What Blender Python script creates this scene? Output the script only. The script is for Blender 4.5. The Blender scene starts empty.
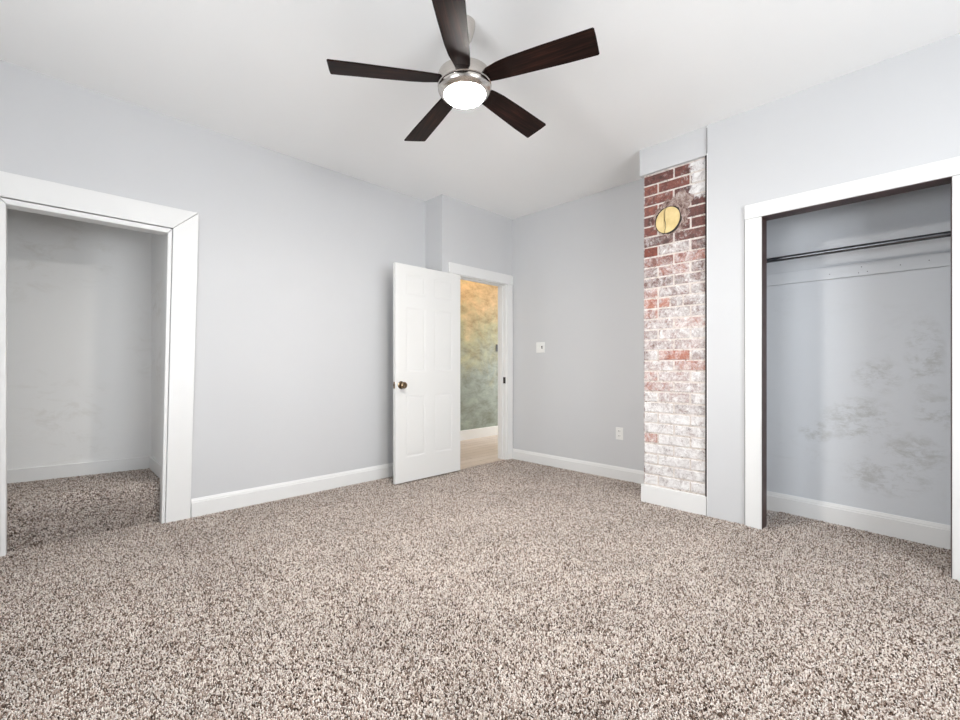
import bpy, bmesh, math, random
import numpy as np
from mathutils import Vector, Matrix
random.seed(7)
R = math.radians
sc = bpy.context.scene
C = bpy.context.collection

# ---------------------------------------------------------------- camera
cd = bpy.data.cameras.new('camera')
cam = bpy.data.objects.new('camera', cd); C.objects.link(cam)
cd.sensor_width = 36.0
cd.lens = 440.0 * 36.0 / 960.0
cd.shift_y = 7.5 / 960.0
cd.clip_start = 0.02
cam.location = (0, 0, 1.08)
cam.rotation_euler = (R(90), 0, R(45.3 - 90))
sc.camera = cam

# ---------------------------------------------------------------- world, light, exposure
sc.view_settings.view_transform = 'Standard'
sc.view_settings.look = 'None'
sc.view_settings.gamma = 1.0
sc.view_settings.use_curve_mapping = False
sc.view_settings.exposure = 0.53
w = bpy.data.worlds.new('sky'); sc.world = w; w.use_nodes = True
w.node_tree.nodes['Background'].inputs[0].default_value = (0.75, 0.86, 1.0, 1)
w.node_tree.nodes['Background'].inputs[1].default_value = 1.5
sc.cycles.diffuse_bounces = 8
sc.cycles.max_bounces = 12

def area(name, loc, rot, sx, sy, power, col):
    d = bpy.data.lights.new(name, 'AREA'); d.shape = 'RECTANGLE'; d.size = sx; d.size_y = sy
    d.energy = power; d.color = col
    o = bpy.data.objects.new(name, d); C.objects.link(o); o.location = loc; o.rotation_euler = rot
    return o
# daylight through the south window, plus an added fill light on the west side
area('daylight_south', (1.45, -1.90, 1.62), (R(88), 0, 0), 1.7, 1.6, 74, (0.95, 0.975, 1.0))
area('fill_west', (-1.85, 1.15, 1.20), (R(122), 0, R(-90)), 1.5, 1.5, 66, (0.96, 0.98, 1.0))  # added fill, tilted up to brighten the ceiling

# ---------------------------------------------------------------- materials
def new_mat(name):
    m = bpy.data.materials.new(name); m.use_nodes = True
    nt = m.node_tree; b = nt.nodes['Principled BSDF']
    return m, nt, b
def N(nt, t, **k):
    n = nt.nodes.new(t)
    for a, v in k.items(): setattr(n, a, v)
    return n
def ramp(nt, stops):
    n = nt.nodes.new('ShaderNodeValToRGB'); e = n.color_ramp.elements
    while len(e) < len(stops): e.new(0.5)
    for i, (p, c) in enumerate(stops):
        e[i].position = p; e[i].color = (*c, 1) if len(c) == 3 else c
    return n
def g3(v): return (v, v, v)
def noise(nt, scale, detail=4, rough=0.55, vec=None, dist=0.0):
    n = nt.nodes.new('ShaderNodeTexNoise'); n.inputs['Scale'].default_value = scale
    n.inputs['Detail'].default_value = detail; n.inputs['Roughness'].default_value = rough
    n.inputs['Distortion'].default_value = dist
    if vec is not None: nt.links.new(vec, n.inputs['Vector'])
    return n
def objco(nt, scale=None):
    tc = nt.nodes.new('ShaderNodeTexCoord'); out = tc.outputs['Object']
    if scale:
        mp = nt.nodes.new('ShaderNodeMapping'); mp.inputs['Scale'].default_value = scale
        nt.links.new(out, mp.inputs['Vector']); out = mp.outputs['Vector']
    return out
def bump(nt, b, h, strength=0.1, dist=0.01):
    n = nt.nodes.new('ShaderNodeBump'); n.inputs['Strength'].default_value = strength
    n.inputs['Distance'].default_value = dist
    nt.links.new(h, n.inputs['Height']); nt.links.new(n.outputs['Normal'], b.inputs['Normal'])
def mix(nt, fac, a, bb, blend='MIX'):
    n = nt.nodes.new('ShaderNodeMix'); n.data_type = 'RGBA'; n.blend_type = blend
    for sock, v in ((n.inputs[0], fac), (n.inputs[6], a), (n.inputs[7], bb)):
        if isinstance(v, (int, float)): sock.default_value = v
        elif isinstance(v, tuple): sock.default_value = (*v, 1) if len(v) == 3 else v
        else: nt.links.new(v, sock)
    return n.outputs[2]
def mth(nt, op, a, b2=0.0, c=0.0):
    n = nt.nodes.new('ShaderNodeMath'); n.operation = op
    for s, v in zip(n.inputs, (a, b2, c)):
        if isinstance(v, (int, float)): s.default_value = v
        else: nt.links.new(v, s)
    return n.outputs[0]

def paint(name, col, var=0.015, rough=0.6, bs=0.06, scale=3.0, bscale=60):
    m, nt, b = new_mat(name)
    co = objco(nt)
    n1 = noise(nt, scale, 4, 0.6, co)
    r = ramp(nt, [(0.3, tuple(max(0, c - var) for c in col)), (0.7, tuple(c + var for c in col))])
    nt.links.new(n1.outputs['Fac'], r.inputs['Fac']); nt.links.new(r.outputs['Color'], b.inputs['Base Color'])
    b.inputs['Roughness'].default_value = rough
    n2 = noise(nt, bscale, 3, 0.6, co); bump(nt, b, n2.outputs['Fac'], bs, 0.004)
    return m
M = {}
M['wall'] = paint('pale_grey_wall_paint', (0.585, 0.590, 0.598), 0.006, 0.65, 0.05, 1.6, 90)
M['ceil'] = paint('white_ceiling_paint', (0.92, 0.925, 0.92), 0.003, 0.8, 0.04, 1.5, 120)
M['trim'] = paint('white_trim_paint', (0.76, 0.76, 0.75), 0.006, 0.35, 0.03, 6, 40)
M['door'] = paint('white_door_paint', (0.735, 0.735, 0.72), 0.004, 0.4, 0.03, 6, 60)
M['plate'] = paint('white_plastic', (0.80, 0.80, 0.78), 0.004, 0.3, 0.0, 6, 60)
M['caulk_shade'] = paint('grey_caulk_shade_line', (0.30, 0.30, 0.30), 0.03, 0.8, 0.05, 30)
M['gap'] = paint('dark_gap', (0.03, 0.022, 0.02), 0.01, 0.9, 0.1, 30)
M['jamb'] = paint('bare_dark_stained_wood', (0.05, 0.022, 0.018), 0.015, 0.5, 0.2, 9)
M['black'] = paint('black_metal', (0.02, 0.018, 0.016), 0.004, 0.4, 0.02, 30)
M['brass'] = None

# plaster patched inside the wardrobe closet
def m_patched(name, base, dark, thr=(0.52, 0.7), zone=None):
    m, nt, b = new_mat(name)
    co = objco(nt)
    big = noise(nt, 1.5, 2, 0.5, co)
    big_r = ramp(nt, [(0.45, g3(0)), (0.62, g3(1))]); nt.links.new(big.outputs['Fac'], big_r.inputs['Fac'])
    co2 = objco(nt, (1, 1.0, 1.9))
    sm = noise(nt, 5.5, 8, 0.72, co2, 0.6)
    sm_r = ramp(nt, [(thr[0], g3(0)), (thr[1], g3(1))]); nt.links.new(sm.outputs['Fac'], sm_r.inputs['Fac'])
    f = mth(nt, 'MULTIPLY', big_r.outputs['Color'], sm_r.outputs['Color'])
    if zone:      # a hand-trowelled repair: centre y, centre z, half sizes
        sp = N(nt, 'ShaderNodeSeparateXYZ'); nt.links.new(co, sp.inputs[0])
        tot = None
        for cy, cz, ry, rz_ in zone:
            a1 = mth(nt, 'POWER', mth(nt, 'ABSOLUTE', mth(nt, 'DIVIDE', mth(nt, 'SUBTRACT', sp.outputs['Y'], cy), ry)), 2.0)
            a2 = mth(nt, 'POWER', mth(nt, 'ABSOLUTE', mth(nt, 'DIVIDE', mth(nt, 'SUBTRACT', sp.outputs['Z'], cz), rz_)), 2.0)
            e_ = N(nt, 'ShaderNodeClamp'); nt.links.new(mth(nt, 'SUBTRACT', 1.3, mth(nt, 'ADD', a1, a2)), e_.inputs[0])
            tot = e_.outputs[0] if tot is None else mth(nt, 'MAXIMUM', tot, e_.outputs[0])
        pn = noise(nt, 11.0, 10, 0.78, objco(nt, (1, 0.75, 1.4)), 0.25)
        pr_ = ramp(nt, [(0.46, g3(0)), (0.60, g3(1))]); nt.links.new(pn.outputs['Fac'], pr_.inputs['Fac'])
        f = mth(nt, 'MAXIMUM', mth(nt, 'MULTIPLY', f, 0.35), mth(nt, 'MULTIPLY', tot, pr_.outputs['Color']))
    nt.links.new(mix(nt, f, base, dark), b.inputs['Base Color'])
    b.inputs['Roughness'].default_value = 0.85
    bump(nt, b, sm.outputs['Fac'], 0.12, 0.01)
    return m
M['closet'] = m_patched('patched_closet_plaster', (0.62, 0.64, 0.665), (0.48, 0.49, 0.49), zone=((0.22, 1.02, 0.13, 0.12), (0.0, 1.15, 0.09, 0.25), (0.32, 0.72, 0.20, 0.17), (0.05, 0.52, 0.16, 0.14), (0.18, 0.36, 0.22, 0.13), (0.55, 0.62, 0.10, 0.08), (-0.05, 0.80, .10, .12)))
M['alcove'] = m_patched('alcove_plaster', (0.79, 0.79, 0.78), (0.66, 0.645, 0.61), (0.5, 0.75))

# mottled hall plaster; golden lamp glow towards the top is painted into its colour
def m_hall():
    m, nt, b = new_mat('mottled_hall_plaster_lamp_glow')
    co = objco(nt)
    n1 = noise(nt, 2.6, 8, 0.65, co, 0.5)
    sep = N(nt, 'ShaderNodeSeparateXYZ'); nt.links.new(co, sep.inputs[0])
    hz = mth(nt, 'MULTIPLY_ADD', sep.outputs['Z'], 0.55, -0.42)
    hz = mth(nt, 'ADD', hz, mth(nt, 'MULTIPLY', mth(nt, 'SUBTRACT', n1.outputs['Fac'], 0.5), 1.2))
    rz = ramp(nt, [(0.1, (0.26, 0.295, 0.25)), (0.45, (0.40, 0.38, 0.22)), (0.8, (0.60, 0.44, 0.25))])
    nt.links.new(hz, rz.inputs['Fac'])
    n2 = noise(nt, 4.5, 9, 0.72, objco(nt, (1, 1, 1.8)), 0.3)
    r2 = ramp(nt, [(0.34, (0.62, 0.58, 0.50)), (0.5, g3(0.95)), (0.66, (1.25, 1.23, 1.2))])
    nt.links.new(n2.outputs['Fac'], r2.inputs['Fac'])
    nt.links.new(mix(nt, 1.0, rz.outputs['Color'], r2.outputs['Color'], 'MULTIPLY'), b.inputs['Base Color'])
    b.inputs['Roughness'].default_value = 0.55
    bump(nt, b, n2.outputs['Fac'], 0.3, 0.01)
    return m
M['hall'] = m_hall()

def m_carpet():
    m, nt, b = new_mat('speckled_beige_brown_carpet')
    co = objco(nt)
    f = None
    for sc_, wt in ((300, 0.42), (150, 0.36), (75, 0.22)):
        v = N(nt, 'ShaderNodeTexVoronoi'); v.inputs['Scale'].default_value = sc_; nt.links.new(co, v.inputs['Vector'])
        sepc = N(nt, 'ShaderNodeSeparateColor'); nt.links.new(v.outputs['Color'], sepc.inputs[0])
        t = mth(nt, 'MULTIPLY', sepc.outputs[0], wt); f = t if f is None else mth(nt, 'ADD', f, t)
    big = noise(nt, 2.2, 3, 0.6, co, 0.4)
    f = mth(nt, 'ADD', f, mth(nt, 'MULTIPLY', mth(nt, 'SUBTRACT', big.outputs['Fac'], 0.5), 0.22))
    r = ramp(nt, [(0.20, (0.015, 0.010, 0.008)), (0.35, (0.12, 0.083, 0.065)), (0.455, (0.44, 0.355, 0.30)), (0.60, (0.82, 0.73, 0.665)), (0.72, (0.93, 0.88, 0.84))])
    nt.links.new(f, r.inputs['Fac']); nt.links.new(r.outputs['Color'], b.inputs['Base Color'])
    b.inputs['Roughness'].default_value = 1.0; b.inputs['Specular IOR Level'].default_value = 0.05
    b.inputs['Sheen Weight'].default_value = 0.15
    bump(nt, b, f, 0.9, 0.012)
    return m
M['carpet'] = m_carpet()
def m_pile():
    m, nt, b = new_mat('flecked_carpet_yarn')
    at = N(nt, 'ShaderNodeAttribute'); at.attribute_name = 'yarn'
    co = objco(nt)
    n1 = noise(nt, 2.4, 3, 0.6, co, 0.4)
    r = ramp(nt, [(0.3, g3(0.90)), (0.7, g3(1.06))]); nt.links.new(n1.outputs['Fac'], r.inputs['Fac'])
    nt.links.new(mix(nt, 1.0, at.outputs['Color'], r.outputs['Color'], 'MULTIPLY'), b.inputs['Base Color'])
    b.inputs['Roughness'].default_value = 1.0; b.inputs['Specular IOR Level'].default_value = 0.05
    return m
M['pile'] = m_pile()

def m_planks():
    m, nt, b = new_mat('pale_plank_floor')
    co = objco(nt)
    br = N(nt, 'ShaderNodeTexBrick'); nt.links.new(co, br.inputs['Vector'])
    br.inputs['Scale'].default_value = 1.0; br.inputs['Brick Width'].default_value = 1.2; br.inputs['Row Height'].default_value = 0.13
    br.inputs['Mortar Size'].default_value = 0.003
    br.inputs['Color1'].default_value = (0.62, 0.53, 0.47, 1); br.inputs['Color2'].default_value = (0.55, 0.45, 0.38, 1)
    br.inputs['Mortar'].default_value = (0.28, 0.20, 0.15, 1)
    g = noise(nt, 4, 6, 0.6, objco(nt, (0.6, 14, 1)), 0.3)
    rg = ramp(nt, [(0.3, (0.86, 0.84, 0.82)), (0.7, (1.08, 1.08, 1.08))]); nt.links.new(g.outputs['Fac'], rg.inputs['Fac'])
    nt.links.new(mix(nt, 1.0, br.outputs['Color'], rg.outputs['Color'], 'MULTIPLY'), b.inputs['Base Color'])
    b.inputs['Roughness'].default_value = 0.35
    return m
M['planks'] = m_planks()

def m_metal(name, col, rough, stretch):
    m, nt, b = new_mat(name)
    n1 = noise(nt, 40, 3, 0.6, objco(nt, stretch))
    r = ramp(nt, [(0.3, tuple(c * 0.85 for c in col)), (0.7, col)]); nt.links.new(n1.outputs['Fac'], r.inputs['Fac'])
    nt.links.new(r.outputs['Color'], b.inputs['Base Color'])
    b.inputs['Metallic'].default_value = 1.0; b.inputs['Roughness'].default_value = rough
    return m
M['nickel'] = m_metal('brushed_nickel', (0.66, 0.62, 0.58), 0.2, (0.5, 0.5, 12))
M['steel'] = m_metal('steel_rod', (0.14, 0.145, 0.155), 0.22, (3, 0.3, 3))
M['brass'] = m_metal('antique_brass', (0.30, 0.22, 0.14), 0.16, (2, 2, 2))

def m_blade():
    m, nt, b = new_mat('dark_walnut_blade')
    n1 = noise(nt, 3, 8, 0.65, objco(nt, (1.2, 26, 26)), 0.5)
    r = ramp(nt, [(0.25, (0.004, 0.003, 0.002)), (0.5, (0.013, 0.006, 0.005)), (0.75, (0.048, 0.018, 0.011))])
    nt.links.new(n1.outputs['Fac'], r.inputs['Fac']); nt.links.new(r.outputs['Color'], b.inputs['Base Color'])
    b.inputs['Roughness'].default_value = 0.45
    b.inputs['Specular IOR Level'].default_value = 0.09
    return m
M['blade'] = m_blade()

def m_emit(name, col, s):
    m, nt, b = new_mat(name)
    n1 = noise(nt, 2, 1, 0.5, objco(nt))
    r = ramp(nt, [(0, tuple(c * 0.99 for c in col)), (1, col)]); nt.links.new(n1.outputs['Fac'], r.inputs['Fac'])
    b.inputs['Base Color'].default_value = (0.9, 0.9, 0.88, 1)
    nt.links.new(r.outputs['Color'], b.inputs['Emission Color']); b.inputs['Emission Strength'].default_value = s
    return m
M['lamp'] = m_emit('glowing_frosted_glass', (1.0, 0.965, 0.92), 330.0)

def m_thimble():
    m, nt, b = new_mat('yellow_painted_cover')
    n1 = noise(nt, 14, 5, 0.6, objco(nt))
    r = ramp(nt, [(0.3, (0.60, 0.45, 0.19)), (0.65, (0.74, 0.58, 0.28))]); nt.links.new(n1.outputs['Fac'], r.inputs['Fac'])
    nt.links.new(r.outputs['Color'], b.inputs['Base Color']); b.inputs['Roughness'].default_value = 0.55
    bump(nt, b, n1.outputs['Fac'], 0.1, 0.004)
    return m
M['thimble'] = m_thimble()

# bricks: colour attribute 'brick' holds (redness, paint wear, value) of each brick
def m_brick():
    m, nt, b = new_mat('whitewashed_old_brick')
    at = N(nt, 'ShaderNodeAttribute'); at.attribute_name = 'brick'
    s = N(nt, 'ShaderNodeSeparateColor'); nt.links.new(at.outputs['Color'], s.inputs[0])
    co = objco(nt)
    rr = ramp(nt, [(0.0, (0.045, 0.018, 0.016)), (0.4, (0.14, 0.042, 0.033)), (0.75, (0.26, 0.072, 0.045)), (1.0, (0.42, 0.125, 0.065))])
    nv = noise(nt, 22, 6, 0.7, co)
    nt.links.new(mth(nt, 'ADD', s.outputs[0], mth(nt, 'MULTIPLY', mth(nt, 'SUBTRACT', nv.outputs['Fac'], 0.5), 1.5)), rr.inputs['Fac'])
    sp = N(nt, 'ShaderNodeSeparateXYZ'); nt.links.new(co, sp.inputs[0])
    np_ = noise(nt, 9, 5, 0.7, co)
    ev = mth(nt, 'MULTIPLY', mth(nt, 'SUBTRACT', np_.outputs['Fac'], 0.5), 0.16)
    c1 = N(nt, 'ShaderNodeClamp'); nt.links.new(mth(nt, 'MULTIPLY', mth(nt, 'SUBTRACT', mth(nt, 'ADD', ev, 1.245), sp.outputs['Y']), 30.0), c1.inputs[0])
    c2 = N(nt, 'ShaderNodeClamp'); nt.links.new(mth(nt, 'MULTIPLY', mth(nt, 'SUBTRACT', mth(nt, 'ADD', sp.outputs['Z'], ev), 2.33), 18.0), c2.inputs[0])
    pa = mth(nt, 'ADD', s.outputs[1], mth(nt, 'MULTIPLY', c1.outputs[0], c2.outputs[0]))
    # thin wash and thick paint, worn in patches
    n1 = noise(nt, 17, 8, 0.78, co, 0.7)
    n2 = noise(nt, 60, 6, 0.75, co)
    q = mth(nt, 'ADD', mth(nt, 'MULTIPLY', n1.outputs['Fac'], 0.7), mth(nt, 'MULTIPLY', n2.outputs['Fac'], 0.3))
    q = mth(nt, 'SUBTRACT', q, mth(nt, 'SUBTRACT', 0.68, mth(nt, 'MULTIPLY', pa, 0.33)))
    fac = mth(nt, 'MULTIPLY', q, 5.0); fac = mth(nt, 'ADD', fac, 0.5)
    fn = N(nt, 'ShaderNodeClamp'); nt.links.new(fac, fn.inputs[0])
    thin = mth(nt, 'MULTIPLY', mth(nt, 'MULTIPLY', s.outputs[1], nv.outputs['Fac']), 0.95)
    base = mix(nt, thin, rr.outputs['Color'], (0.56, 0.44, 0.40))
    wn = noise(nt, 13, 9, 0.8, co, 1.0)
    wr = ramp(nt, [(0.33, (0.30, 0.26, 0.25)), (0.43, (0.62, 0.59, 0.58)), (0.55, (0.80, 0.785, 0.775)), (0.75, (0.88, 0.87, 0.86))])
    nt.links.new(wn.outputs['Fac'], wr.inputs['Fac'])
    cn = noise(nt, 34, 9, 0.85, co, 1.2)          # dark flakes and pits
    cr = ramp(nt, [(0.33, (0.12, 0.08, 0.07)), (0.44, g3(1))]); nt.links.new(cn.outputs['Fac'], cr.inputs['Fac'])
    allc = mix(nt, fn.outputs[0], base, wr.outputs['Color'])
    nt.links.new(mix(nt, 1.0, allc, cr.outputs['Color'], 'MULTIPLY'), b.inputs['Base Color'])
    b.inputs['Roughness'].default_value = 0.85
    bump(nt, b, q, 0.6, 0.012)
    return m
M['brick'] = m_brick()
def m_mortar():
    m, nt, b = new_mat('old_lime_mortar')
    co = objco(nt)
    n1 = noise(nt, 30, 8, 0.75, co, 0.6)
    r = ramp(nt, [(0.34, (0.10, 0.07, 0.06)), (0.42, (0.60, 0.53, 0.48)), (0.7, (0.84, 0.80, 0.77))])
    nt.links.new(n1.outputs['Fac'], r.inputs['Fac']); nt.links.new(r.outputs['Color'], b.inputs['Base Color'])
    b.inputs['Roughness'].default_value = 0.95
    bump(nt, b, n1.outputs['Fac'], 0.8, 0.01)
    return m
M['mortar'] = m_mortar()
def m_smear():
    m, nt, b = new_mat('grey_brown_cement_smear')
    co = objco(nt)
    n1 = noise(nt, 26, 8, 0.8, co, 0.5)
    r = ramp(nt, [(0.38, (0.07, 0.035, 0.03)), (0.46, (0.28, 0.19, 0.165)), (0.62, (0.56, 0.48, 0.44))])
    nt.links.new(n1.outputs['Fac'], r.inputs['Fac']); nt.links.new(r.outputs['Color'], b.inputs['Base Color'])
    b.inputs['Roughness'].default_value = 0.95; bump(nt, b, n1.outputs['Fac'], 0.9, 0.012)
    return m
M['smear'] = m_smear()
def m_glass():
    m, nt, b = new_mat('window_glass')
    t = N(nt, 'ShaderNodeBsdfTransparent'); gl = N(nt, 'ShaderNodeBsdfGlossy'); gl.inputs['Roughness'].default_value = 0.02
    mx = N(nt, 'ShaderNodeMixShader'); mx.inputs[0].default_value = 0.06
    nt.links.new(t.outputs[0], mx.inputs[1]); nt.links.new(gl.outputs[0], mx.inputs[2])
    nt.links.new(mx.outputs[0], nt.nodes['Material Output'].inputs['Surface'])
    return m
M['glass'] = m_glass()

# ---------------------------------------------------------------- mesh helpers
def box(bm, x0, x1, y0, y1, z0, z1):
    v = [bm.verts.new(p) for p in ((x0, y0, z0), (x1, y0, z0), (x1, y1, z0), (x0, y1, z0), (x0, y0, z1), (x1, y0, z1), (x1, y1, z1), (x0, y1, z1))]
    fs = []
    for f in ((0, 3, 2, 1), (4, 5, 6, 7), (0, 1, 5, 4), (1, 2, 6, 5), (2, 3, 7, 6), (3, 0, 4, 7)):
        fs.append(bm.faces.new([v[i] for i in f]))
    return fs
def prism(bm, pts, off):
    """pts: planar loop of 3D points, off: extrusion vector"""
    off = Vector(off); a = [bm.verts.new(p) for p in pts]; b = [bm.verts.new(Vector(p) + off) for p in pts]
    n = len(pts); bm.faces.new(a); bm.faces.new(b[::-1])
    for i in range(n): bm.faces.new((a[i], a[(i + 1) % n], b[(i + 1) % n], b[i]))
def lathe(bm, prof, seg=48, axis='Z', c=(0, 0, 0)):
    rings = []
    for r, z in prof:
        ring = []
        for i in range(seg):
            t = 2 * math.pi * i / seg; x, y = r * math.cos(t), r * math.sin(t)
            p = {'Z': (x, y, z), 'Y': (x, z, y), 'X': (z, x, y)}[axis]
            ring.append(bm.verts.new((p[0] + c[0], p[1] + c[1], p[2] + c[2])))
        rings.append(ring)
    for a, b in zip(rings, rings[1:]):
        for i in range(seg): bm.faces.new((a[i], a[(i + 1) % seg], b[(i + 1) % seg], b[i]))
    bm.faces.new(rings[0]); bm.faces.new(rings[-1][::-1])
def obj(name, bm, mat, parent=None, bevel=0.0, smooth=False, loc=None, seg=2):
    bmesh.ops.recalc_face_normals(bm, faces=bm.faces)
    me = bpy.data.meshes.new(name); bm.to_mesh(me); bm.free()
    o = bpy.data.objects.new(name, me); C.objects.link(o)
    for m in (mat if isinstance(mat, (list, tuple)) else [mat]): me.materials.append(m)
    if parent is not None: o.parent = parent
    if loc: o.location = loc
    if bevel:
        md = o.modifiers.new('bevel', 'BEVEL'); md.width = bevel; md.segments = seg; md.limit_method = 'ANGLE'; md.angle_limit = R(35)
    if smooth:
        me.shade_smooth()
        me.set_sharp_from_angle(angle=R(35))
    return o
def B(): return bmesh.new()
def struct(o): o['kind'] = 'structure'; return o
def tag(o, label, cat, group=None):
    o['label'] = label; o['category'] = cat
    if group: o['group'] = group
    return o
def empty(name, loc, label, cat, group=None):
    o = bpy.data.objects.new(name, None); C.objects.link(o); o.location = loc; o.empty_display_size = 0.1
    return tag(o, label, cat, group)
def boxes(name, lst, mat, **k):
    bm = B()
    for a in lst: box(bm, *a)
    return obj(name, bm, mat, **k)

H = 2.84          # ceiling height
YA = 3.72         # left wall
XJ, YC = 2.868, 3.45   # jog and doorway wall
XB = 3.955        # back wall
XD = 3.42         # wardrobe closet wall
YS, XW = -1.65, -1.35  # walls behind the camera
def sag(x, y):    # the floor dips a little towards the right-hand corner
    a = min(1, max(0, (0.86 - y) / 0.96)); b = min(1, max(0, (x - 1.8) / 1.4))
    return -0.034 * a * b

# ---------------------------------------------------------------- floor and ceiling
bm = B(); nx, ny = 56, 56
x0, x1, y0, y1 = XW, XB, YS, 3.79
g = [[bm.verts.new((x0 + (x1 - x0) * i / nx, y0 + (y1 - y0) * j / ny, sag(x0 + (x1 - x0) * i / nx, y0 + (y1 - y0) * j / ny))) for j in range(ny + 1)] for i in range(nx + 1)]
for i in range(nx):
    for j in range(ny):
        cx_ = x0 + (x1 - x0) * (i + .5) / nx; cy_ = y0 + (y1 - y0) * (j + .5) / ny
        if cx_ > XJ + 0.05 and cy_ > YC + 0.03: continue
        bm.faces.new((g[i][j], g[i + 1][j], g[i + 1][j + 1], g[i][j + 1]))
floor = struct(obj('floor', bm, M['carpet'], smooth=True))
for v in floor.data.vertices: v.co.z -= 0.006
# the ceiling
struct(boxes('ceiling', [(XW - .1, XB + .1, YS - .1, YA + .1, H, H + 0.1)], M['ceil']))

# ---------------------------------------------------------------- walls
# left wall with the alcove opening (its sides lean a little)
bm = B(); T = 0.09
box(bm, XW - .1, -0.19, YA, YA + T, -.05, H)
prism(bm, [(-0.19, YA, 2.06), (0.655, YA, 2.06), (0.655, YA, H), (-0.19, YA, H)], (0, T, 0))
prism(bm, [(0.61, YA, -.05), (XJ, YA, -.05), (XJ, YA, H), (0.655, YA, H), (0.655, YA, 2.06)], (0, T, 0))
struct(obj('wall_left', bm, M['wall']))
# door wall, pushed forward of the left wall
struct(boxes('wall_doorway', [(XJ, 3.055, YC, YC + .36, -.05, H), (3.055, 3.855, YC, YC + .12, 2.065, H), (3.855, XB + .1, YC, YC + .12, -.05, H)], M['wall']))
struct(boxes('wall_back', [(XB, XB + .1, -0.75, YC + .12, -.06, H)], M['wall']))
# closet wall, opening between y -0.105 and 0.765, top 2.09
struct(boxes('wall_right', [(XD, XD + .10, 0.775, 1.112, -.03, H), (XD, XD + .10, -0.115, 0.775, 2.10, H), (XD, XD + .10, YS, -0.115, -.08, H)], M['wall']))
struct(boxes('wall_header', [(XD + .006, XB, 1.116, 1.626, 2.628, H)], M['wall'], bevel=0.003))
# walls behind the camera, each with a window opening
def wall_holes(name, fixed, axis, a0, a1, h0, h1, z0, z1):
    L = []
    def seg(a, b, c, d):
        lo, hi = (fixed - .1, fixed)
        L.append((a, b, lo, hi, c, d) if axis == 'x' else (lo, hi, a, b, c, d))
    seg(a0, h0, -.08, H); seg(h1, a1, -.08, H); seg(h0, h1, -.08, z0); seg(h0, h1, z1, H)
    return struct(boxes(name, L, M['wall']))
wall_holes('wall_front', YS, 'x', XW - .1, XD + .1, 0.65, 2.25, 0.85, 2.4)
wall_holes('wall_rear', XW, 'y', YS - .1, YA + .1, 0.45, 1.85, 0.8, 2.3)
def window(name, axis, fixed, h0, h1, z0, z1):
    def bx(bm, a, b, p, q, c, d):
        if axis == 'x': box(bm, a, b, fixed + p, fixed + q, c, d)
        else: box(bm, fixed + p, fixed + q, a, b, c, d)
    bm = B()
    bx(bm, h0 - .1, h0, 0, .02, z0 - .1, z1 + .1); bx(bm, h1, h1 + .1, 0, .02, z0 - .1, z1 + .1)
    bx(bm, h0, h1, 0, .02, z1, z1 + .1); bx(bm, h0 - .1, h1 + .1, 0, .05, z0 - .035, z0)
    root = struct(obj(name, bm, M['trim'], bevel=0.003))
    bm = B(); zm = (z0 + z1) / 2
    for c, d, p in ((z0, zm + .02, -.05), (zm - .02, z1, -.08)):
        bx(bm, h0, h0 + .04, p - .015, p + .015, c, d); bx(bm, h1 - .04, h1, p - .015, p + .015, c, d)
        bx(bm, h0 + .04, h1 - .04, p - .015, p + .015, c, c + .04); bx(bm, h0 + .04, h1 - .04, p - .015, p + .015, d - .04, d)
    obj('window_sash', bm, M['trim'], root)
    bm = B(); bx(bm, h0 + .04, h1 - .04, -.051, -.049, z0 + .04, zm - .02); bx(bm, h0 + .04, h1 - .04, -.081, -.079, zm + .02, z1 - .04)
    obj('window_pane', bm, M['glass'], root)
window('window_1', 'x', YS, 0.65, 2.25, 0.85, 2.4)
window('window_fill', 'y', XW, 0.45, 1.85, 0.8, 2.3)  # unseen window added to let the west fill in

# closet interior
struct(boxes('wall_closet_back', [(XB - .012, XB - .001, -0.66, 1.10, -.06, H)], M['closet']))
struct(boxes('wall_closet_side', [(XD + .10, XB - .012, -0.75, -0.66, -.06, H), (XD + .10, XB - .012, 1.06, 1.10, -.04, H)], M['closet']))

# alcove with its carpeted step
def seg_pt(t): return (-0.62 + (0.615 + 0.62) * t, 4.585 + (4.393 - 4.585) * t)
a, b_ = seg_pt(0), seg_pt(1)
bm = B(); prism(bm, [(a[0], a[1], -.05), (b_[0], b_[1], -.05), (b_[0], b_[1] + .1, -.05), (a[0], a[1] + .1, -.05)], (0, 0, H + .05))
struct(obj('wall_alcove_back', bm, M['alcove']))
struct(boxes('wall_alcove_side', [(0.615, 0.70, YA + T, 4.50, -.05, H), (-0.70, -0.62, YA + T, 4.70, -.05, H)], M['alcove']))
struct(boxes('ceiling_alcove', [(-0.72, 0.72, YA + T, 4.72, 2.60, 2.68)], M['ceil']))
bm = B()
prof = [(3.79, -.02), (3.785, 0.20), (3.79, 0.232), (3.805, 0.252), (3.83, 0.262), (4.60, 0.262), (4.60, -.02)]
prism(bm, [(-0.62, y, z) for y, z in prof], (0.62 + 0.615, 0, 0))
step = struct(obj('floor_step', bm, M['carpet'], smooth=True))

# hallway behind the doorway
struct(boxes('floor_hall', [(2.9, 7.0, YC + .022, 4.95, -.05, 0.0)], M['planks']))
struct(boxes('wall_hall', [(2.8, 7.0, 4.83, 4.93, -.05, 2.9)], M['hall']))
struct(boxes('wall_hall_end', [(6.9, 7.0, 3.5, 4.83, -.05, 2.9), (2.8, 2.9, YC + .36, 4.83, -.05, 2.9), (XB + .1, 7.0, YC + .02, YC + .12, -.05, 2.9)], M['wall']))
struct(boxes('ceiling_hall', [(2.9, 7.0, YC + .12, 4.93, 2.84, 2.94)], M['ceil']))

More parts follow.
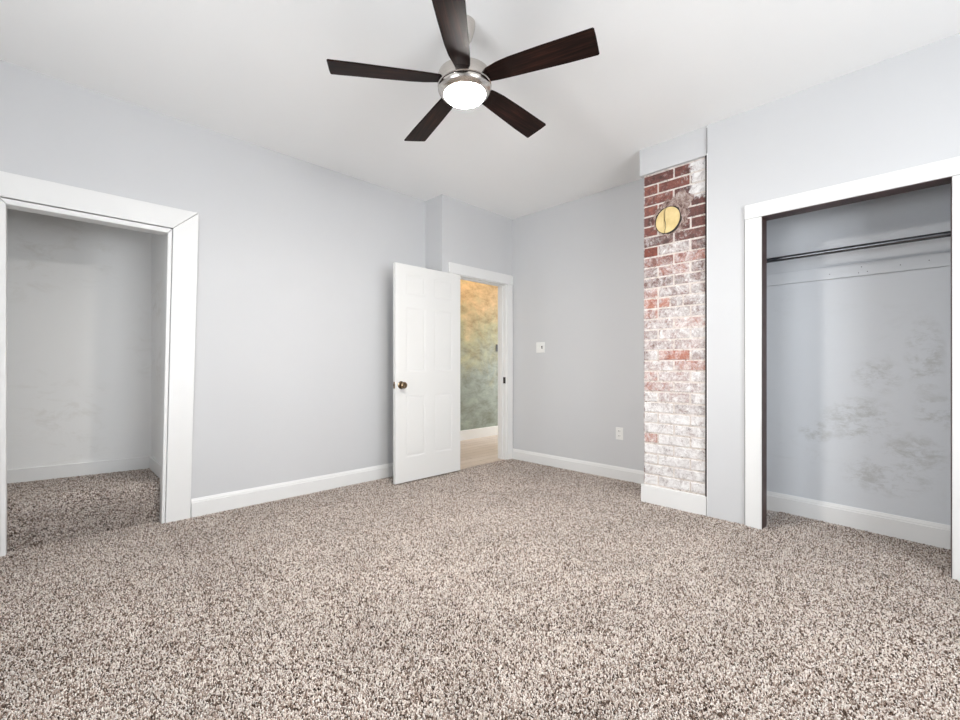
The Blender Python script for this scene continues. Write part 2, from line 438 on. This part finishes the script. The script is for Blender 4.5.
# ---------------------------------------------------------------- carpet pile: short yarn tufts standing on the floor
rng = np.random.default_rng(11)
def tufts(P, Nn):
    """P: n x 3 roots, Nn: n x 3 unit surface normals -> one mesh of three-sided yarn tufts"""
    n = len(P)
    ln = rng.uniform(0.006, 0.0115, n); lean = rng.normal(0, 0.45, (n, 3))
    D = Nn + lean - Nn * np.sum(lean * Nn, 1)[:, None]; D /= np.linalg.norm(D, axis=1)[:, None]
    U = np.cross(D, np.where(np.abs(D[:, :1]) < .8, [[1., 0, 0]], [[0, 1., 0]])); U /= np.linalg.norm(U, axis=1)[:, None]
    V = np.cross(D, U); ph = rng.uniform(0, 6.283, n)
    vs = np.empty((n, 6, 3))
    for k in range(3):
        a = ph + k * 2.0944
        for lvl, (rad, h) in enumerate(((0.0022, -0.001), (0.0026, 1.0))):
            aa = a + lvl * 0.7
            off = (np.cos(aa)[:, None] * U + np.sin(aa)[:, None] * V) * rad
            vs[:, lvl * 3 + k] = P + off + D * (ln[:, None] if lvl else h)
    quad = np.array([[0, 1, 4, 3], [1, 2, 5, 4], [2, 0, 3, 5]])
    base = (np.arange(n) * 6)[:, None]
    loops = np.concatenate([(quad.reshape(1, -1) + base), np.array([[3, 4, 5]]) + base], 1).ravel()
    tot = np.tile([4, 4, 4, 3], n); start = np.concatenate([[0], np.cumsum(tot)[:-1]])
    me = bpy.data.meshes.new('carpet_pile')
    me.vertices.add(n * 6); me.vertices.foreach_set('co', vs.astype(np.float32).ravel())
    me.loops.add(len(loops)); me.loops.foreach_set('vertex_index', loops.astype(np.int32))
    me.polygons.add(n * 4); me.polygons.foreach_set('loop_start', start.astype(np.int32))
    me.update(calc_edges=True)
    cell = np.floor(P / 0.013).astype(np.int64); hsh = (cell[:, 0] * 73856093 ^ cell[:, 1] * 19349663 ^ cell[:, 2] * 83492791)
    cv = ((hsh * 2654435761) % 100003) / 100003.0
    u = 0.88 * rng.random(n) + 0.12 * cv
    pal = np.array([[.065, .044, .034], [.20, .14, .108], [.44, .35, .295], [.70, .615, .55], [.84, .78, .73]])
    xp = np.array([0.10, 0.25, 0.41, 0.60, 0.85])
    col = np.stack([np.interp(u, xp, pal[:, c]) for c in range(3)] + [np.ones(n)], 1)
    at = me.color_attributes.new('yarn', 'BYTE_COLOR', 'POINT')
    at.data.foreach_set('color', np.repeat(col, 6, 0).astype(np.float32).ravel())
    o = bpy.data.objects.new('carpet_pile', me); C.objects.link(o); me.materials.append(M['pile'])
    o['kind'] = 'stuff'
    return o
SP = 0.0053
gx, gy = np.meshgrid(np.arange(-0.2, XB, SP), np.arange(-0.95, 3.79, SP), indexing='ij')
gx = gx.ravel() + rng.uniform(-.5, .5, gx.size) * SP; gy = gy.ravel() + rng.uniform(-.5, .5, gy.size) * SP
ct, st_ = math.cos(R(45.3)), math.sin(R(45.3))
fw = gx * ct + gy * st_; lt = gx * st_ - gy * ct
keep = (fw > 0.95) & (np.abs(lt) < fw * 1.14 + 0.35)
keep &= ~((gx > XJ) & (gy > YC + .018)) & ~((gx > XJ - .03) & (gy > YC)) & (gx < XB - .012)
keep &= ~((gy > YA) & ((gx < -.18) | (gx > .60)))
keep &= ~((gx > XD) & (gy > 0.77)) | ((gx > XD) & (gy > 1.62)) 
keep &= ~((gx > XD) & (gx < XD + .10) & (gy < -.10))
keep &= (gx < XB - .025)
gx, gy = gx[keep], gy[keep]
sz = -0.034 * np.clip((0.86 - gy) / 0.96, 0, 1) * np.clip((gx - 1.8) / 1.4, 0, 1)
p1 = np.stack([gx, gy, sz], 1); n1_ = np.tile([[0., 0, 1]], (len(gx), 1))
# closet floor under the wall line behind the left casing, to where the side wall stands
# the step in the alcove: riser, rounded nose, tread
pr = np.array([(3.788, 0.0), (3.785, 0.20), (3.79, 0.232), (3.805, 0.252), (3.83, 0.262), (4.60, 0.262)])
sg = np.diff(pr, axis=0); sl = np.hypot(sg[:, 0], sg[:, 1]); cum = np.concatenate([[0], np.cumsum(sl)])
tt, xx = np.meshgrid(np.arange(0, cum[-1], SP), np.arange(-0.45, 0.605, SP), indexing='ij')
tt = tt.ravel() + rng.uniform(0, 1, tt.size) * SP * .9; xx = xx.ravel() + rng.uniform(-.5, .5, xx.size) * SP
tt = np.clip(tt, 0, cum[-1] - 1e-4)
yy = np.interp(tt, cum, pr[:, 0]); zz = np.interp(tt, cum, pr[:, 1]); si = np.searchsorted(cum, tt, side='right') - 1
nyz = np.stack([-sg[:, 1], sg[:, 0]], 1) / sl[:, None]
k2 = yy < 4.585 - (xx + .62) * (4.585 - 4.393) / 1.235 - .012
p2 = np.stack([xx, yy, zz], 1)[k2]; n2_ = np.stack([0 * xx, nyz[si, 0], nyz[si, 1]], 1)[k2]
p1[:, 2] -= 0.006
for P_, N_, par in ((p1, n1_, floor), (p2, n2_, step)):
    o = tufts(P_, N_); o.parent = par
print('tufts', len(p1), len(p2))

# ---------------------------------------------------------------- baseboards
def baseboard(name, p, q, n, h=0.132, th=0.016, cap=True, z=0.0, zq=None):
    """profile swept from p to q, n = direction into the room"""
    if zq is None: zq = z
    pr = [(0, -.01), (th, -.01), (th, h * .78), (th * .72, h * .80), (th * .72, h * .86), (th * .45, h * .95), (th * .35, h), (0, h)] if cap else [(0, -.01), (th, -.01), (th, h - .003), (th - .003, h), (0, h)]
    bm = B(); A_ = []; B_ = []
    for d, zz in pr:
        A_.append(bm.verts.new((p[0] + n[0] * d, p[1] + n[1] * d, z + zz))); B_.append(bm.verts.new((q[0] + n[0] * d, q[1] + n[1] * d, zq + zz)))
    k = len(pr); bm.faces.new(A_); bm.faces.new(B_[::-1])
    for i in range(k): bm.faces.new((A_[i], A_[(i + 1) % k], B_[(i + 1) % k], B_[i]))
    return struct(obj(name, bm, M['trim']))
baseboard('baseboard_left', (0.75, YA), (XJ, YA), (0, -1))
baseboard('baseboard_jog', (XJ, YA - .016), (XJ, YC), (-1, 0))
baseboard('baseboard_back', (XB, 1.60), (XB, YC), (-1, 0), h=0.118)
baseboard('baseboard_chimney', (3.447, 1.118), (3.447, 1.612), (-1, 0), h=0.137, th=0.024, cap=False)
baseboard('baseboard_closet', (XB - .012, -0.66), (XB - .012, 0.86), (-1, 0), h=0.134, z=-.034, zq=0)
baseboard('baseboard_closet_end', (XB - .012, 0.86), (XB - .012, 1.06), (-1, 0), h=0.134)
dx, dy = b_[0] - a[0], b_[1] - a[1]; L_ = math.hypot(dx, dy); nn = (dy / L_, -dx / L_)
baseboard('baseboard_alcove', a, b_, nn, h=0.103, z=0.262, cap=False)
baseboard('baseboard_alcove_side', (0.615, YA + T), (0.615, 4.40), (-1, 0), h=0.103, z=0.262, cap=False)
baseboard('baseboard_hall', (2.9, 4.83), (6.9, 4.83), (0, -1), h=0.145, th=0.018, cap=False)

# ---------------------------------------------------------------- casings (trim)
# alcove opening: mitred flat casing with an inner bead, right leg leaning
CI_T, CI_B, CO_T, CO_B = 0.640, 0.596, 0.795, 0.742   # inner / outer x, top / bottom
y_ = YA; th = 0.020
def casing(name, pts, depth=th, bev=0.003):
    bm = B(); prism(bm, [(x, y_, z) for x, z in pts], (0, -depth, 0)); return struct(obj(name, bm, M['trim'], bevel=bev))
ZT0, ZT1 = 2.056, 2.200
gp = 0.0012
casing('trim_1', [(-0.19, ZT0), (CI_T - gp, ZT0), (CO_T - gp * 1.5, ZT1), (-0.335, ZT1)])
casing('trim_2', [(CI_T, ZT0 - gp), (CO_T, ZT1 - gp), (CO_B, -.01), (CI_B, -.01)])
casing('trim_3', [(-0.19, ZT0 - gp), (-0.335, ZT1 - gp), (-0.335, -.01), (-0.182, -.01)])
# inner beads / jamb faces
bw = 0.030
bm = B()
prism(bm, [(CI_T - .002, y_ - .012, ZT0 - .004), (CI_T - bw, y_ - .012, ZT0 - bw - .008), (CI_B - bw * .75, y_ - .012, -.01), (CI_B - .002, y_ - .012, -.01)], (0, T + .012, 0))
struct(obj('trim_4', bm, M['trim'], bevel=0.006, seg=3))
bm = B()
prism(bm, [(-0.186, y_ - .012, ZT0 - .004), (CI_T - .004, y_ - .012, ZT0 - .004), (CI_T - bw, y_ - .012, ZT0 - bw - .008), (-0.156, y_ - .012, ZT0 - bw - .008)], (0, T + .012, 0))
struct(obj('trim_5', bm, M['trim'], bevel=0.006, seg=3))
bm = B()
prism(bm, [(-0.188, y_ - .012, ZT0 - .006), (-0.157, y_ - .012, ZT0 - bw - .008), (-0.157, y_ - .012, -.01), (-0.182, y_ - .012, -.01)], (0, T + .012, 0))
struct(obj('trim_6', bm, M['trim'], bevel=0.006, seg=3))

# doorway casing, jamb and stop
struct(boxes('trim_7', [(2.952, 3.953, YC - .020, YC, 2.055, 2.165)], M['trim'], bevel=0.003))
struct(boxes('trim_8', [(2.957, 3.050, YC - .018, YC, -.01, 2.054)], M['trim'], bevel=0.003))
struct(boxes('trim_9', [(3.852, 3.945, YC - .018, YC, -.01, 2.054)], M['trim'], bevel=0.004))
struct(boxes('trim_10', [(3.055, 3.075, YC - .002, YC + .125, 0, 2.045), (3.835, 3.855, YC - .002, YC + .125, 0, 2.045), (3.055, 3.855, YC - .002, YC + .125, 2.045, 2.065)], M['trim'], bevel=0.002))
struct(boxes('trim_11', [(3.075, 3.087, YC + .04, YC + .085, 0, 2.033), (3.823, 3.835, YC + .04, YC + .085, 0, 2.033), (3.075, 3.835, YC + .04, YC + .085, 2.033, 2.045)], M['trim'], bevel=0.002))

# wardrobe closet casing and bare dark jamb
XC = XD - .020
struct(boxes('trim_12', [(XC, XD, -0.215, 0.866, 2.090, 2.186)], M['trim'], bevel=0.003))
struct(boxes('trim_13', [(XC, XD, 0.766, 0.863, -.02, 2.088)], M['trim'], bevel=0.003))
struct(boxes('trim_14', [(XC, XD, -0.208, -0.102, -.06, 2.088)], M['trim'], bevel=0.003))
struct(boxes('trim_15', [(XD - .010, XD + .10, 0.762, 0.775, -.03, 2.086), (XD - .010, XD + .10, -0.115, -0.100, -.06, 2.086), (XD - .010, XD + .10, -0.115, 0.775, 2.086, 2.100)], M['jamb']))
# caulked joint and painted-in shadow lines along the closet wall's board edges
struct(boxes('trim_16', [(XD - .004, XD, 0.864, 0.870, 0, 2.17)], M['caulk_shade']))  # grey strip paints the shadow beside the casing
struct(boxes('trim_17', [(XD - .003, XD + .012, 1.109, 1.117, 2.64, H - .02)], M['caulk_shade']))
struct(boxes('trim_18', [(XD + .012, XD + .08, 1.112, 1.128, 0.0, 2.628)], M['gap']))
struct(boxes('trim_19', [(XD - .002, XD + .02, 1.107, 1.1125, 0.0, 2.632)], M['trim']))

# ---------------------------------------------------------------- chimney
XF = 3.450
ch = empty('chimney', (XF + .2, 1.36, 0), 'exposed whitewashed red brick chimney standing against the back wall beside the wardrobe closet', 'chimney')
def chl(o): o.parent = ch; o.matrix_parent_inverse = Matrix.Translation(Vector(ch.location)).inverted(); return o
chl(boxes('mortar', [(XF + .0035, XB - .003, 1.130, 1.597, 0, 2.63)], M['mortar']))
bm = B(); lay = bm.loops.layers.float_color.new('brick')
CH = 0.0826; J = 0.0125
def brick(a0, a1, z0, z1, side=False, red=0.4, paint_=0.3, val=0.5):
    n0 = len(bm.verts)
    pro = random.uniform(-.001, .003); e = 0.0015
    if not side: fs = box(bm, XF - pro, XF + .05, a0 + random.uniform(-e, e), a1 + random.uniform(-e, e), z0 + random.uniform(-e, e), z1 + random.uniform(-e, e))
    else: fs = box(bm, a0, a1, 1.58, 1.601 + pro, z0, z1)
    for f in fs:
        for l in f.loops: l[lay] = (red, paint_, val, 1)
accent = {(8, 0): (.55, .05), (8, 1): (.3, .55), (8, 2): (.25, .35), (9, 1): (.75, .42), (10, 1): (.75, .45), (10, 2): (.2, .45), (11, 2): (.05, .5), (12, 0): (.8, .5),
          (13, 0): (.95, .42), (13, 1): (.95, .48), (14, 0): (.8, .5), (15, 1): (.95, .60), (17, 0): (.5, .58), (17, 1): (.6, .6), (18, 1): (.95, .40), (19, 1): (.9, .50), (19, 0): (.6, .68),
          (20, 0): (.9, .55), (20, 1): (.6, .60), (21, 0): (.8, .56), (21, 1): (.5, .70), (22, 1): (.55, .62), (23, 1): (.15, .62), (26, 0): (.98, .42)}
ztop = 2.698
for r in range(0, 32):
    z1 = ztop - r * CH; z0 = z1 - CH + J
    if z0 > 2.63: continue
    z1c = min(z1, 2.629); z0c = max(z0, 0.02)
    if z1c - z0c < 0.01: continue
    cuts = [1.594, 1.484, 1.239, 1.132] if r % 2 == 0 else [1.594, 1.362, 1.132]
    if r in (13,): cuts = [1.594, 1.484, 1.39, 1.29, 1.132]
    for k in range(len(cuts) - 1):
        hi, lo = cuts[k] - (0 if k == 0 else J / 2), cuts[k + 1] + (J / 2 if k < len(cuts) - 2 else 0)
        red = random.uniform(0.15, 0.6)
        p = 0.18 if r <= 6 else 0.2 + (r - 6) * 0.055 if r < 14 else 0.62 + (r - 14) * 0.02
        if r >= 24: p = 0.90
        p += random.uniform(-.05, .05)
        if (r, k) in accent: red, p = accent[(r, k)]
        brick(lo, hi, z0c, z1c, red=red, paint_=p)
    sx = [XF + .002, XF + .11, XF + .32, XB - .003] if r % 2 else [XF + .002, XF + .21, XF + .42, XB - .003]
    for k in range(3): brick(sx[k] + (J / 2 if k else 0), sx[k + 1] - J / 2, z0c, z1c, True, random.uniform(.2, .6), 0.5)
chl(obj('brick_face', bm, M['brick'], bevel=0.004))
# rough cement smear around the old flue hole
bm = B()
def blob(cy, cz, r, n, x, jit, th_, sy=1.0, sz=1.0):
    pts = []
    for i in range(n):
        t = 2 * math.pi * i / n; rr = r * (1 + random.uniform(-jit, jit))
        pts.append((x, cy + math.cos(t) * rr * sy, cz + math.sin(t) * rr * sz))
    prism(bm, pts, (th_, 0, 0))
blob(1.385, 2.245, 0.135, 40, XF - .0045, 0.10, .012, 1.0, 1.05)
blob(1.30, 2.35, 0.062, 24, XF - .0042, 0.16, .010, 1.3, 1.1)
chl(obj('cement_patch', bm, M['smear']))
# black gap ring and two-piece yellow cover
TC = (1.403, 2.226)
bm = B(); blob(TC[0], TC[1], 0.107, 36, XF - .0078, 0.05, .003, 0.97, 1.0)
th_root = empty('flue_cover', (XF - .006, TC[0], TC[1]), 'round yellow painted flue cover split by a dark seam, high on the brick chimney', 'flue cover')
def thl(o): o.parent = th_root; o.matrix_parent_inverse = Matrix.Translation(Vector(th_root.location)).inverted(); return o
thl(obj('flue_collar', bm, M['gap']))
def cover_half(sign):
    bm = B(); pts = []; r = 0.096; seam = 0.022      # seam sits left of centre (towards +y)
    n = 40
    for i in range(n):
        t = 2 * math.pi * i / n
        u = math.cos(t) * r * 0.96; v = math.sin(t) * r * (1.02)
        v += u * -0.10
        s = seam + 0.006 * math.sin(v * 40)
        if sign > 0: u = max(u, s + .0025)
        else: u = min(u, s - .0025)
        pts.append((XF - .0135, TC[0] + u, TC[1] + v))
    out = []
    for p in pts:
        if not out or (Vector(p) - Vector(out[-1])).length > 1e-4: out.append(p)
    prism(bm, out, (.0055, 0, 0))
    return thl(obj('cover_plate', bm, M['thimble'], bevel=0.0015))
cover_half(1); cover_half(-1)

# ---------------------------------------------------------------- door leaf, folded back against the wall
dx0, dx1, dy0, dy1, dz0, dz1 = 2.272, 3.070, 3.392, 3.427, 0.014, 2.040
bm = B()
W = dx1 - dx0
st = 0.115; mid = 0.105
px = [(dx0 + st, dx0 + (W - mid) / 2), (dx0 + (W + mid) / 2, dx1 - st)]
pz = [(0.243, 0.822), (1.04, 1.643), (1.76, 1.955)]
xs = sorted({dx0, dx1, *[v for p in px for v in p]}); zs = sorted({dz0, dz1, *[v for p in pz for v in p]})
def door_face(bm, y, s):
    gv = {(i, j): bm.verts.new((x, y, z)) for i, x in enumerate(xs) for j, z in enumerate(zs)}
    for i in range(len(xs) - 1):
        for j in range(len(zs) - 1):
            q = [gv[i, j], gv[i + 1, j], gv[i + 1, j + 1], gv[i, j + 1]]
            is_panel = any(abs(xs[i] - a_) < 1e-6 for a_, _ in px) and any(abs(zs[j] - a_) < 1e-6 for a_, _ in pz)
            if not is_panel: bm.faces.new(q); continue
            prev = q
            for ins, dep in ((.008, .0022), (.018, .0028), (.030, .0008)):
                cur = []
                for k, (a_, c_) in enumerate(((1, 1), (-1, 1), (-1, -1), (1, -1))):
                    p = q[k].co; cur.append(bm.verts.new((p.x + a_ * ins, y + s * dep, p.z + c_ * ins)))
                for k in range(4): bm.faces.new((prev[k], prev[(k + 1) % 4], cur[(k + 1) % 4], cur[k]))
                prev = cur
            bm.faces.new(prev)
    return gv
ga = door_face(bm, dy0, 1); gb = door_face(bm, dy1, -1)
nx_, nz_ = len(xs), len(zs)
for i in range(nx_ - 1):
    for j in (0, nz_ - 1): bm.faces.new((ga[i, j], ga[i + 1, j], gb[i + 1, j], gb[i, j]))
for j in range(nz_ - 1):
    for i in (0, nx_ - 1): bm.faces.new((ga[i, j], ga[i, j + 1], gb[i, j + 1], gb[i, j]))
door = struct(obj('door_1', bm, M['door'], bevel=0.0012))
bm = B(); kx, kz = 2.334, 0.918
lathe(bm, [(.036, 0), (.036, -.004), (.030, -.008), (.012, -.010), (.011, -.030), (.022, -.036), (.031, -.046), (.031, -.054), (.024, -.062), (.010, -.065)], 32, 'Y', (kx, dy0, kz))
k_ = obj('door_knob', bm, M['brass'], door, smooth=True); k_['label'] = 'antique brass round knob'
bm = B(); lathe(bm, [(.031, 0), (.031, .004), (.026, .008), (.010, .010), (.010, .018)], 24, 'Y', (kx, dy1, kz)); 
obj('door_rosette', bm, M['brass'], door, smooth=True)
bm = B(); box(bm, dx0 - .0015, dx0 + .001, dy0 + .006, dy1 - .006, kz - .03, kz + .03); box(bm, dx0 - .008, dx0, dy0 + .012, dy1 - .012, kz - .009, kz + .009)
obj('latch_plate', bm, M['brass'], door)
for z in (0.25, 1.02, 1.80):
    bm = B(); lathe(bm, [(.006, z - .045), (.006, z + .045)], 16, 'Z', (dx1 + .006, dy1 + .002, 0)); box(bm, dx1 - .001, dx1 + .001, dy0 + .008, dy1, z - .044, z + .044)
    obj('hinge', bm, M['trim'], door, smooth=True)
t_ = tag(boxes('strike_plate', [(3.8325, 3.8352, YC + .000, YC + .036, .893, .967)], M['black'], bevel=0.0005), 'small black strike plate on the right jamb of the open doorway', 'strike plate')

# ---------------------------------------------------------------- closet rod and cleat
rod = empty('closet_rod', (3.72, 0.2, 1.853), 'dark metal hanging rod running across the top of the wardrobe closet', 'closet rod')
def rl(o, r=rod): o.parent = r; o.matrix_parent_inverse = Matrix.Translation(Vector(r.location)).inverted(); return o
bm = B(); lathe(bm, [(.0165, -0.655), (.0165, 1.055)], 32, 'Y', (3.72, 0, 1.853)); rl(obj('pole', bm, M['steel'], smooth=True))
for y in (-.66, 1.046):
    bm = B(); lathe(bm, [(.03, y), (.03, y + .004), (.022, y + .006), (.022, y + .014)], 24, 'Y', (3.72, 0, 1.853)); rl(obj('socket', bm, M['steel'], smooth=True))
cl = tag(boxes('wall_cleat', [(XB - .030, XB - .012, -0.66, 1.06, 1.702, 1.790)], M['closet'], bevel=0.002), 'long grey painted shelf cleat nailed along the closet back wall under the rod', 'shelf cleat')
for y, z in ((.47, 1.735), (.30, 1.76), (.315, 1.722), (.27, 1.725), (.11, 1.742), (-.02, 1.75)):
    bm = B(); lathe(bm, [(.0028, -.0006), (.0028, .001)], 10, 'X', (XB - .030, y, z)); obj('nail_head', bm, M['gap'], cl)

# ---------------------------------------------------------------- wall plates
sw = empty('light_switch', (XB, 3.03, 1.305), 'white double toggle light switch plate on the back wall near the doorway', 'light switch')
def al(o, r): o.parent = r; o.matrix_parent_inverse = Matrix.Translation(Vector(r.location)).inverted(); return o
al(boxes('wall_plate', [(XB - .006, XB, 2.971, 3.089, 1.247, 1.363)], M['plate'], bevel=0.003), sw)
for y in (3.054, 3.006):
    al(boxes('toggle', [(XB - .007, XB - .005, y - .006, y + .006, 1.289, 1.321), (XB - .016, XB - .006, y - .004, y + .004, 1.305, 1.319)], M['black'] if y < 3.02 else M['plate']), sw)
ol = empty('wall_outlet', (XB, 2.077, 0.441), 'white duplex wall outlet low on the back wall left of the brick chimney', 'outlet')
al(boxes('wall_plate', [(XB - .005, XB, 2.040, 2.114, 0.382, 0.500)], M['plate'], bevel=0.002), ol)
for z in (0.418, 0.464):
    r_ = al(boxes('receptacle', [(XB - .0065, XB - .004, 2.060, 2.094, z - .015, z + .015)], M['plate'], bevel=0.001), ol)
    s_ = boxes('slot', [(XB - .0072, XB - .006, 2.068, 2.071, z - .004, z + .008), (XB - .0072, XB - .006, 2.083, 2.086, z - .004, z + .008)], M['gap'])
    s_.parent = r_; s_.matrix_parent_inverse = (Matrix.Translation(Vector(ol.location))).inverted()
    s_.matrix_parent_inverse = Matrix.Identity(4); 
hs = empty('light_switch', (5.14, 4.83, 1.39), 'small dark switch plate on the hall plaster at the doorway edge', 'light switch')
al(boxes('wall_plate', [(5.135, 5.18, 4.824, 4.83, 1.335, 1.45)], M['black'], bevel=0.002), hs)
al(boxes('toggle', [(5.150, 5.158, 4.812, 4.825, 1.388, 1.405)], M['black']), hs)

# hall ceiling lamp (its own light stays here)
hl = tag(boxes('hall_lamp', [(4.35, 4.55, 4.15, 4.35, 2.78, 2.84)], m_emit('hall_lamp_glass', (1.0, 0.62, 0.28), 20.0), bevel=0.02), 'small warm ceiling lamp in the hallway beyond the open door', 'ceiling lamp')

pl = bpy.data.lights.new('hall_lamp_bulb', 'POINT'); pl.energy = 2.0; pl.color = (1.0, 0.74, 0.45); pl.shadow_soft_size = 0.1
po = bpy.data.objects.new('hall_lamp_bulb', pl); C.objects.link(po); po.location = (4.45, 4.25, 2.66)
area('hall_fill', (6.8, 4.2, 1.2), (R(90), 0, R(90)), 1.0, 1.6, 40, (0.95, 0.98, 1.0))  # added fill at the closed hall end, no window there

# ---------------------------------------------------------------- ceiling fan
HUB = Vector((1.5288, 1.6583, 2.5434))
TILT = Matrix.Rotation(-0.017, 4, 'X') @ Matrix.Rotation(-0.0272, 4, 'Y')     # it hangs very slightly off plumb
top = HUB + TILT @ Vector((0, 0, H - 0.10 - HUB.z))
fan = empty('ceiling_fan', (top.x, top.y, H), 'brushed nickel ceiling fan with five dark walnut blades and a lit round lamp', 'ceiling fan')
HM = Matrix.Translation(HUB - Vector((top.x, top.y, H))) @ TILT
def fl(name, prof, mat, seg=64, hub=True):
    bm = B(); lathe(bm, [(r, z - (2.532 if hub else H)) for r, z in prof], seg); o = obj(name, bm, mat, fan, smooth=True)
    if hub: o.matrix_local = HM
    return o
fl('canopy', [(.062, H), (.062, H - .012), (.058, H - .035), (.047, H - .075), (.034, H - .098), (.024, H - .108)], M['nickel'], hub=False)
fl('downrod', [(.0125, 2.532 + H - .10 - HUB.z), (.0125, 2.60)], M['nickel'], 24)
fl('rod_collar', [(.02, 2.63), (.03, 2.625), (.034, 2.60), (.034, 2.56)], M['nickel'], 32)
fl('motor_housing', [(.05, 2.580), (.118, 2.574), (.132, 2.567), (.1375, 2.553), (.1375, 2.507), (.134, 2.503), (.08, 2.503)], M['nickel'])
fl('groove', [(.10, 2.503), (.129, 2.503), (.129, 2.497), (.10, 2.497)], M['gap'])
fl('lamp_ring', [(.08, 2.497), (.1355, 2.497), (.1365, 2.490), (.131, 2.478), (.117, 2.466), (.107, 2.4635), (.103, 2.466), (.09, 2.48)], M['nickel'])
fl('lamp_shade', [(.104, 2.480), (.1035, 2.464), (.099, 2.454), (.082, 2.447), (.055, 2.443), (.02, 2.441), (.001, 2.441)], M['lamp'])
def blade_mesh():
    bm = B(); th_ = .007
    # outline in blade space: x along the blade, y across (+y = counter-clockwise side)
    out = [(.10, -.030), (.14, -.034), (.19, -.045), (.26, -.050), (.41, -.049), (.56, -.045), (.657, -.043), (.663, -.038), (.664, 0), (.661, .098), (.656, .103),
           (.52, .093), (.39, .080), (.26, .067), (.17, .057), (.10, .045)]
    prism(bm, [(x, y, 0) for x, y in out], (0, 0, th_))
    return bm
proto = obj('blade', blade_mesh(), M['blade'], fan, bevel=0.0015)
for i in range(5):
    o = proto if i == 0 else proto.copy()
    if i: C.objects.link(o)
    o.parent = fan
    o.matrix_local = HM @ Matrix.Rotation(-1.2295 + R(72) * i, 4, 'Z') @ Matrix.Rotation(-0.1934, 4, 'X')
